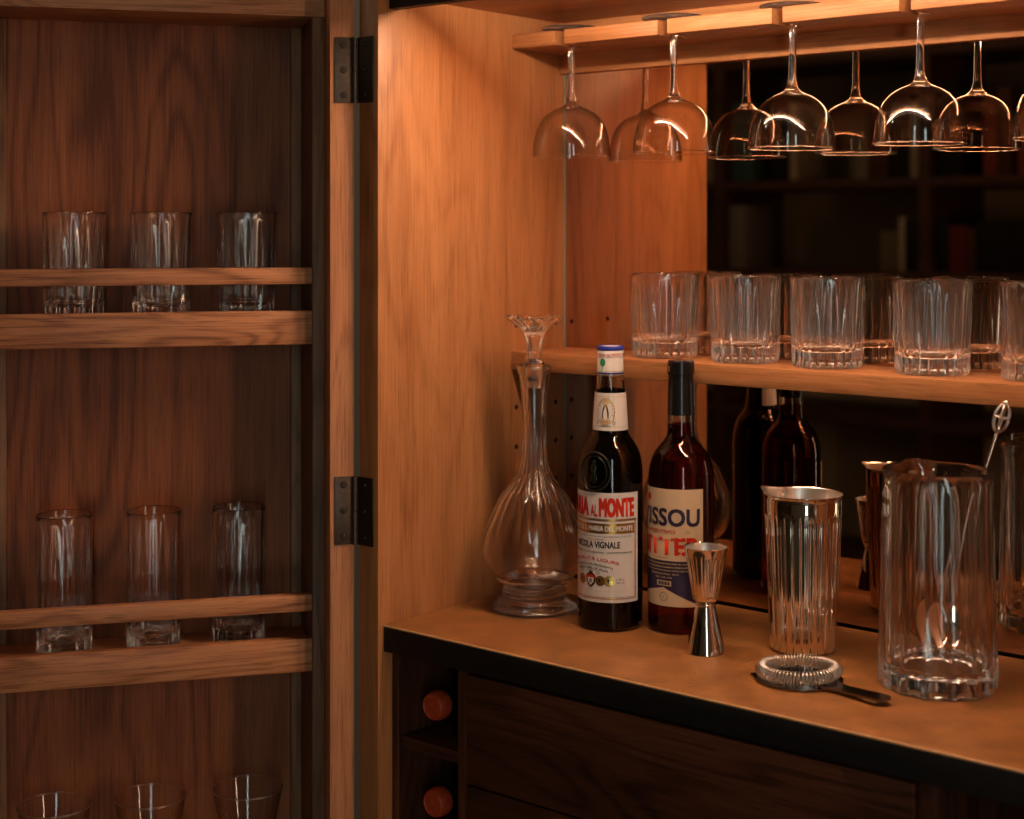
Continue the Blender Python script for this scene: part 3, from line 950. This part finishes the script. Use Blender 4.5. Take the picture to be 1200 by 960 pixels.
# ================================================================== jigger
jx, jy = .3210, .1320
jg = empty('jigger', (jx, jy, .0001), toward(jx, jy), 'double ended steel jigger standing on its small cone in front of the bitter bottle', 'jigger')
lower = [(0, .0350), (.0055, .0340), (.0180, .0012), (.0190, .0004), (.0198, .0000), (.0202, .0006), (.0200, .0016), (.0105, .0430), (.0098, .0455)]
bead = smoothprof([(.0098, .0455), (.0094, .0464), (.0108, .0475), (.0110, .0485), (.0096, .0496), (.0100, .0506)], 3)
lathe('small_cone', lower+[(r, z) for r, z, _ in bead], M_steel, jg, 72, None, 35)
up = [(.0100, .0506), (.0118, .0520, .0), (.0130, .0545, .0004), (.0136, .0580, .0009), (.0150, .0660, .0010), (.0168, .0770, .0010), (.0186, .0880, .0010), (.0196, .0940, .0008), (.0200, .0965, .0003), (.0204, .0985, 0), (.0214, .1035, 0), (.0218, .1046, 0), (.0216, .1050, 0), (.0210, .1042, 0), (.0196, .0975, 0), (.0160, .0760, 0), (.0126, .0560, 0), (.0090, .0530, 0), (0, .0525)]
def groove(n, sh=2.2):
    def f(th, amp, r, z):
        if amp == 0: return r, z
        return r-amp*(1-abs(cos(n*th/2))**sh), z
    return f
def rib(n):
    def f(th, amp, r, z):
        if amp == 0: return r, z
        u = ((th*n/(2*pi)) % 1.0)-.5
        return r-amp*.75*math.exp(-(u/.15)**2)-amp*.25*(2*u)**2, z
        c = abs(cos(n*th/2))
        return r-amp*math.exp(-((1-c)/.18)**2) if False else r-amp*(1-min(1, abs(sin(n*th/2))*1.45)**2), z
    return f
lathe('large_cup', up, [M_steel, M_steel_in], jg, 216, rib(18), 45, split=13)

# ================================================================== shaker tin with spout
sx, sy = .3905, .2027
shk = empty('mixing_tin', (sx, sy, .0001), 0, 'tall fluted polished steel mixing tin with a pinched pouring spout, left of the mixing glass', 'mixing tin')
Hs = .1565
def RS(z): return .0328+(.0395-.0328)*(z/Hs)
out = [(0, .0026), (.026, .0022), (.0285, 0), (.0296, 0), (.0302, .0014), (.0318, .0020), (.0330, .0029)]
K = 40
for k in range(1, K+1):
    z = .003+(Hs-.006)*k/K
    t = z
    a = .0017
    if z < .008: a = .0017*max(0, (z-.003)/.005)
    if z > .130: a = .0017*max(0, 1-((z-.130)/.007)**2)
    out.append((RS(z), z, a))
out += [(.0400, Hs-.0012), (.0405, Hs-.0004), (.0405, Hs+.0002), (.0400, Hs+.0004), (.0393, Hs-.0002)]
for k in range(12):
    z = Hs-.002-(Hs-.008)*k/11
    out.append((RS(z)-.0012, z, 0))
out += [(.029, .0055), (0, .0052)]
SP = pi          # spout heading (towards -X)
rb = rib(26)
def shk_mod(th, a, r, z):
    rr, zz = rb(th, a, r, z)
    d = (th-SP+pi) % (2*pi)-pi
    if z > Hs-.030:
        u = (z-(Hs-.030))/.030
        g = math.exp(-(abs(d)/.22)**1.5)*u**2.2
        side = math.exp(-((abs(d)-.50)/.20)**2)*u**2
        rr += .0085*g-.0014*side
        zz += .0022*g*u
    return rr, zz
lathe('tin_body', out, [M_steel, M_steel_in], shk, 364, shk_mod, 45, split=len(out)-15)

# ================================================================== strainer
tx, ty = .4407, .1057
stn = empty('cocktail_strainer', (tx, ty, .0001), atan2(-.020, .097), 'spring coil cocktail strainer lying on the leather with its dark handle to the right', 'strainer')
# plate outline: round head running into a handle with a slot
def plate_outline():
    P = []
    for k in range(41):
        a = radians(20)+radians(320)*k/40
        P.append((.0380*cos(a)-.001, .0380*sin(a)))
    P += [(.042, -.0090), (.052, -.0068), (.066, -.0066), (.090, -.0082), (.099, -.0070), (.1030, -.0030), (.1035, 0), (.1030, .0030), (.099, .0070), (.090, .0082), (.066, .0066), (.052, .0068), (.042, .0090)]
    return P
bm = bmesh.new()
op = plate_outline()
def lift(x): return .0036+max(0, x-.045)*.055
vo = [bm.verts.new((x, y, lift(x))) for x, y in op]
inn_ = []
for (x, y) in op:
    inn_.append(None)
# filled head with drilled holes is done by a ring grid, the handle by a slotted strip
bm.free()
def slab(name, outer, hole, t, mat, par, zf):
    """outer and hole: same number of points, gives a plate with one opening"""
    n = len(outer)
    V = []; F = []
    for (x, y), (u, v) in zip(outer, hole):
        V += [(x, y, zf(x)), (u, v, zf(u)), (x, y, zf(x)+t), (u, v, zf(u)+t)]
    for i in range(n):
        a = 4*i; b = 4*((i+1) % n)
        F += [(a, b, b+1, a+1), (a+2, a+3, b+3, b+2), (a, a+2, b+2, b), (a+1, b+1, b+3, a+3)]
    return mk(name, V, F, mat, par, 40)
n = 64
outer = []; hole = []
for k in range(n):
    a = 2*pi*k/n
    outer.append((.0410*cos(a), .0410*sin(a)))
    hole.append((.0245*cos(a), .0245*sin(a)))
slab('plate', outer, hole, .0012, M_gun, stn, lambda x: .0010)
inp = [(.0246*cos(2*pi*k/n), .0246*sin(2*pi*k/n)) for k in range(n)]
# perforated centre: a disc of small rings and bars
holes = []
bmv = []
V2 = []; F2 = []
def grid_plate(R, pitch, hr, t, z):
    V = []; F = []
    import itertools
    m = int(R/pitch)+1
    for i in range(-m, m+1):
        for j in range(-m, m+1):
            x = (i+.5*(j % 2))*pitch; y = j*pitch*.866
            if sqrt(x*x+y*y) > R-pitch*.25: continue
            o = len(V)
            q = 6
            for kk in range(q):
                a = 2*pi*(kk+.5)/q
                V.append((x+pitch*.5774*cos(a), y+pitch*.5774*sin(a), z+t))
            for kk in range(12):
                a = 2*pi*kk/12
                V.append((x+hr*cos(a), y+hr*sin(a), z+t))
            for kk in range(12):
                a = 2*pi*kk/12
                V.append((x+hr*cos(a), y+hr*sin(a), z))
            for kk in range(12):
                # hex corner nearest to this hole segment
                h1 = int(((kk+0.0)/2)-.5+1e-6) % 6 if kk >= 1 else 5
                h2 = int(((kk+1)/2)-.5+1e-6) % 6 if kk+1 >= 1 else 5
                c1 = o+((kk-1)//2) % 6; c2 = o+((kk)//2) % 6
                a1 = o+6+kk; a2 = o+6+(kk+1) % 12
                if c1 == c2: F.append((c1, a2, a1))
                else: F.append((c1, c2, a2, a1))
                F.append((a1, a2, o+18+(kk+1) % 12, o+18+kk))
    return V, F
V, F = grid_plate(.0245, .0056, .0016, .0010, .0012)
mk('perforated_disc', V, F, M_gun, stn)
# handle with slot
ho = [(.034, -.0140), (.044, -.0105), (.054, -.0090), (.072, -.0092), (.088, -.0102), (.098, -.0090), (.1035, -.0040), (.1035, .0040), (.098, .0090), (.088, .0102), (.072, .0092), (.054, .0090), (.044, .0105), (.034, .0140)]
hh = [(.072, -.0006), (.0725, -.0011), (.0735, -.0014), (.077, -.0016), (.086, -.0016), (.0895, -.0014), (.0905, -.0006), (.0905, .0006), (.0895, .0014), (.086, .0016), (.077, .0016), (.0735, .0014), (.0725, .0011), (.072, .0006)]
slab('handle', ho, hh, .0022, M_gun, stn, lambda x: .0018+max(0, x-.036)*.045)
for s in (1, -1):
    a = radians(140)*s
    V, F = prism([(.036*cos(a)+dx_, .036*sin(a)+dy_) for dx_, dy_ in ((-.001, -.004), (-.009, -.003), (-.011, 0), (-.009, .003), (-.001, .004))], .0011, .0021)
    mk('rest_tab', V, F, M_gun, stn)
# spring: wire wound round a ring
P = []
turns = 66; per = 16
for k in range(turns*per):
    u = 2*pi*k/(turns*per); v = 2*pi*k/per
    R = .0338+.0058*cos(v)
    P.append((R*cos(u), R*sin(u), .0098+.0058*sin(v)+.0012*cos(u)))
V, F = tube(P, .00080, 6, True)
mk('spring_coil', V, F, M_coil, stn, 180)
for a in (radians(18), radians(-18), radians(165), radians(195)):
    V, F = tube([(.028*cos(a), .028*sin(a), .0022), (.0275*cos(a), .0275*sin(a), .0045), (.0310*cos(a), .0310*sin(a), .0050), (.0345*cos(a), .0345*sin(a), .0022)], .0008, 6)
    mk('clip', V, F, M_gun, stn, 60)
V, F = prism([(.030, -.006), (.042, -.005), (.042, .005), (.030, .006)], .0025, .0050)
mk('handle_bridge', V, F, M_gun, stn)

# ================================================================== mixing glass and spoon
mx, my = .5473, .1738
lip_dir = atan2(.643, -.766)
mg = cup('mixing_glass', .0540, .0495, .2000, .0050, .0200, 14, .0014, M_glass, None, .90, mode='facet', seg=280, lip=lip_dir, rimw=.0042)
mg.location = (mx, my, .0001)
tag(mg, 'tall heavy clear mixing glass with wide flutes and a spout, bar spoon standing in it', 'mixing glass')
Rv = Vector((cos(radians(40)), sin(radians(40)), 0)); Fv = Vector((-sin(radians(40)), cos(radians(40)), 0))
C0 = Vector((mx, my, 0))
spn = empty('bar_spoon', (mx, my, .0210), 0, 'slim steel bar spoon with a lattice finial, leaning inside the mixing glass', 'bar spoon')
def S(r, f, z): return C0+Rv*r+Fv*f+Vector((0, 0, z))-Vector((mx, my, .0210))
a = S(.0040, .0030, .072); b = S(.0415, -.0090, .199); c = S(.0515, -.0120, .2360)
pp = [a.lerp(c, k/30) for k in range(31)]
V, F = tube(pp, [.0013+.0005*(k/30) for k in range(31)], 8)
mk('handle', V, F, M_steel, spn, 180)
# twisted wire on the lower handle
# finial: crossed loops like a small open lattice
ax = (c-a).normalized(); ux = Rv.copy(); ux = (ux-ax*ux.dot(ax)).normalized(); vx = ax.cross(ux)
for rot in (0, 60, 120):
    q = []
    for k in range(28):
        t = 2*pi*k/28
        rr = .0072*sin(t); hh_ = .0135*(1-cos(t))
        ca, sa = cos(radians(rot)), sin(radians(rot))
        q.append(c+ax*(hh_-.0010)+(ux*ca+vx*sa)*rr)
    V, F = tube(q, .00115, 7, True)
    mk('finial_loop', V, F, M_coil, spn, 180)
q = [c+ax*.0135+(ux*cos(2*pi*k/24)+vx*sin(2*pi*k/24))*.0070 for k in range(24)]
V, F = tube(q, .0010, 7, True)
mk('finial_loop', V, F, M_coil, spn, 180)
bm = bmesh.new()
bmesh.ops.create_uvsphere(bm, u_segments=16, v_segments=10, radius=.0030, matrix=Matrix.Translation(c+ax*.0268))
from_bm('finial_tip', bm, M_steel, spn, 180)
# bowl: shallow round dish facing the room
bc = S(-.0005, .0010, .0560)
nrm = (-Fv*.92+Vector((0, 0, .35))+Rv*.10).normalized()
u_ = Rv.copy(); u_ = (u_-nrm*u_.dot(nrm)).normalized(); v_ = nrm.cross(u_)
V = []; F = []
nr, ns = 8, 40
for side in (0, 1):
    o0 = len(V)
    V.append(bc-nrm*(.0036+.0008*side))
    for i in range(1, nr+1):
        r = .0190*i/nr
        dep = .0036*(1-(i/nr)**2)
        for k in range(ns):
            t = 2*pi*k/ns
            V.append(bc+u_*(r*cos(t))+v_*(r*1.12*sin(t))-nrm*(dep+.0008*side))
    for k in range(ns): F.append((o0, o0+1+k, o0+1+(k+1) % ns))
    for i in range(nr-1):
        for k in range(ns):
            F.append((o0+1+i*ns+k, o0+1+(i+1)*ns+k, o0+1+(i+1)*ns+(k+1) % ns, o0+1+i*ns+(k+1) % ns))
h_ = 1+nr*ns
for k in range(ns):
    a1 = 1+(nr-1)*ns+k; a2 = 1+(nr-1)*ns+(k+1) % ns
    F.append((a1, a2, a2+h_, a1+h_))
mk('bowl', V, F, M_steel, spn, 180)

# ================================================================== wine bottles in the cubby
wl = ['wine bottle lying in the top cubby under the counter, its red wax end showing', 'wine bottle lying in the lower cubby at the bottom edge, its red wax end showing']
w0 = None
for i, zz in enumerate((-.0830, -.1850)):
    if w0 is None:
        w0 = empty('wine_bottle', (0, 0, 0), 0)
        # built standing with the mouth up at z = .29, turned on its side below
        p_ = smoothprof([(.0340, .0005), (.0365, .004), (.0370, .012), (.0370, .12), (.0370, .165), (.0330, .190), (.0220, .208), (.0150, .222), (.0140, .24), (.0140, .267)], 4)
        lathe('glass_body', [(0, .012), (.02, .006), (.030, 0)]+[(r, z) for r, z, _ in p_]+[(0, .2675)], M_bott_dark, w0, 48, None, 50)
        p_ = smoothprof([(.0142, .268), (.0150, .2700), (.0155, .2745), (.0150, .2800), (.0136, .2838), (.0120, .2852), (.0110, .2846), (.0104, .2838)], 3)
        lathe('wax_seal', [(.0139, .2675)]+[(r, z) for r, z, _ in p_]+[(0, .2842)], M_wax, w0, 48, None, 50)
        o = w0
    else:
        o = copy_tree(w0)
    # mouth towards -Y
    o.rotation_euler = (pi/2, 0, 0)
    o.location = ((.0500, .0510)[i], .0150+.2884+.004, zz)
    tag(o, wl[i], 'wine bottle', 'wine bottles lying in the cubbies')

# ================================================================== what the mirror shows: a bookcase across the room
bc_ = empty('bookcase', (-.8, -2.55, -.95), 0, 'dark wooden bookcase across the room, seen blurred in the mirror', 'bookcase')
def bb(name, x0, x1, y0, y1, z0, z1, mat):
    return box(name, x0+.8, x1+.8, y0+2.55, y1+2.55, z0+Z0, z1+Z0, mat, bc_, .002)
M_olive = plain('olive_back_panel', (.50, .48, .36), .8, 0, .2, .1, 10)
M_bwood = wood('dark_red_wood_long', (.05, .024, .015), (.09, .045, .026), (.13, .065, .04), 'X', .6, .5)
bb('back_panel', -2.2, .2, -2.80, -2.78, -.90, 1.40, M_olive)
for z in (-.60, -.16, .270, .545, .925, 1.33):
    bb('bookcase_shelf', -2.2, .2, -2.78, -2.40, z, z+.028, M_bwood)
for x in (-2.2, -1.52, -.822, -.12, .18):
    bb('upright', x, x+.036, -2.78, -2.395, -.90, 1.40, M_bwood)
bcols = {'black': (.012, .011, .010), 'red': (.17, .025, .018), 'cream': (.50, .47, .36), 'olive': (.16, .16, .10), 'brown': (.10, .045, .025), 'rust': (.28, .07, .03), 'grey': (.22, .22, .19), 'teal': (.05, .12, .12)}
bm_ = {k: plain(k+'_book_cover', v, .6, 0, .3, .08, 40) for k, v in bcols.items()}
M_pages = plain('book_pages', (.55, .50, .40), .8)
def book(x0, x1, z0, h, col, label, dep=.16, yb=-2.43):
    e = empty('book', ((x0+x1)/2, yb-dep/2, z0), 0, label, 'book', 'books on the bookcase')
    ww = x1-x0
    box('cover', -ww/2, ww/2, dep/2-.004, dep/2, 0, h, bm_[col], e, .001)
    for s in (-1, 1):
        box('cover', s*ww/2-(.003 if s > 0 else 0), s*ww/2+(0 if s > 0 else .003), -dep/2, dep/2-.0041, 0, h, bm_[col], e, .0005)
    box('pages', -ww/2+.0032, ww/2-.0032, -dep/2+.004, dep/2-.006, .003, h-.004, M_pages, e, 0)
zl = .2985
rowA = [(-.742, -.692, .135, 'red', 'red book in the lower right bay of the bookcase'),
        (-.784, -.744, .150, 'black', 'slim black book left of the red book'),
        (-.690, -.664, .128, 'brown', 'brown book right of the red book'),
        (-.662, -.560, .152, 'black', 'thick black book in the lower right bay'),
        (-.558, -.460, .150, 'black', 'broad black book beside the thick black one'),
        (-.458, -.380, .145, 'brown', 'wide brown book in the lower right bay'),
        (-.378, -.300, .150, 'black', 'black book towards the end of the lower right bay'),
        (-.899, -.880, .160, 'cream', 'thin cream book near the upright, one bay left of the red book'),
        (-.878, -.826, .150, 'black', 'black book next to the thin cream book'),
        (-.960, -.902, .120, 'olive', 'olive book left of the thin cream book'),
        (-1.480, -1.420, .20, 'grey', 'grey book at the far left of the middle bay')]
for x0, x1, h, c_, l_ in rowA: book(x0, x1, zl, h, c_, l_)
zu = .5735
rowB = [(-.862, -.826, .22, 'cream', 'cream book on the upper shelf against the upright'),
        (-.930, -.866, .25, 'black', 'black book on the upper shelf left of the cream book'),
        (-1.000, -.934, .23, 'brown', 'brown book on the upper shelf of the middle bay'),
        (-1.262, -1.238, .24, 'cream', 'narrow cream book on the upper shelf, middle bay'),
        (-1.330, -1.265, .27, 'black', 'black book beside the narrow cream book'),
        (-1.470, -1.390, .25, 'teal', 'teal book at the left of the upper shelf'),
        (-.780, -.700, .24, 'black', 'black book on the upper shelf of the right bay'),
        (-.640, -.600, .22, 'rust', 'rust book on the upper shelf of the right bay'),
        (-.598, -.560, .25, 'brown', 'brown book right of the rust book'),
        (-.540, -.500, .20, 'rust', 'short rust book in the right bay'),
        (-.498, -.400, .26, 'black', 'wide black book in the right bay')]
for x0, x1, h, c_, l_ in rowB: book(x0, x1, zu, h, c_, l_)

# ================================================================== the window behind the photographer: cool evening light
wn = empty('window', (2.80, -2.62, -.90), radians(45), 'tall narrow window behind the photographer, cool daylight', 'window')
M_win = emit('evening_sky_pane', (.86, .98, .92), 6.5)
for s in (-1, 1):
    box('pane', s*.090-.050, s*.090+.050, -.01, .0, .0, 2.4, M_win, wn, 0)
for x0, x1 in ((-.19, -.141), (-.039, .039), (.141, .19)):
    box('frame', x0, x1, -.03, .01, -.04, 2.45, plain('window_frame_paint', (.5, .5, .46), .5) if x0 < -.1 else bpy.data.materials['window_frame_paint'], wn, .002)
wn.rotation_euler = (0, 0, radians(220-180+0))

# ================================================================== added glowing tube, out of frame at right: fills the door, streaks the glass
tl_ = empty('added_fill_lamp', (1.95, -.10, -.95), 0, 'added slim tube lamp right of the cabinet, unseen warm fill for door and glasses', 'lamp')
M_tube = emit('warm_fill_tube', (1.0, .62, .38), 14.5)
lathe('fill_lamp_foot', [(0, 0), (.14, 0), (.14, .012), (.13, .016), (.012, .022), (.012, .62), (0, .62)], M_gun, tl_, 40, None, 40)
lathe('fill_lamp_tube', [(0, .622), (.040, .622), (.040, 1.62), (0, 1.62)], M_tube, tl_, 24, None, 40)
lathe('fill_lamp_cap', [(0, 1.6205), (.043, 1.6205), (.043, 1.66), (0, 1.66)], M_gun, tl_, 24, None, 40)
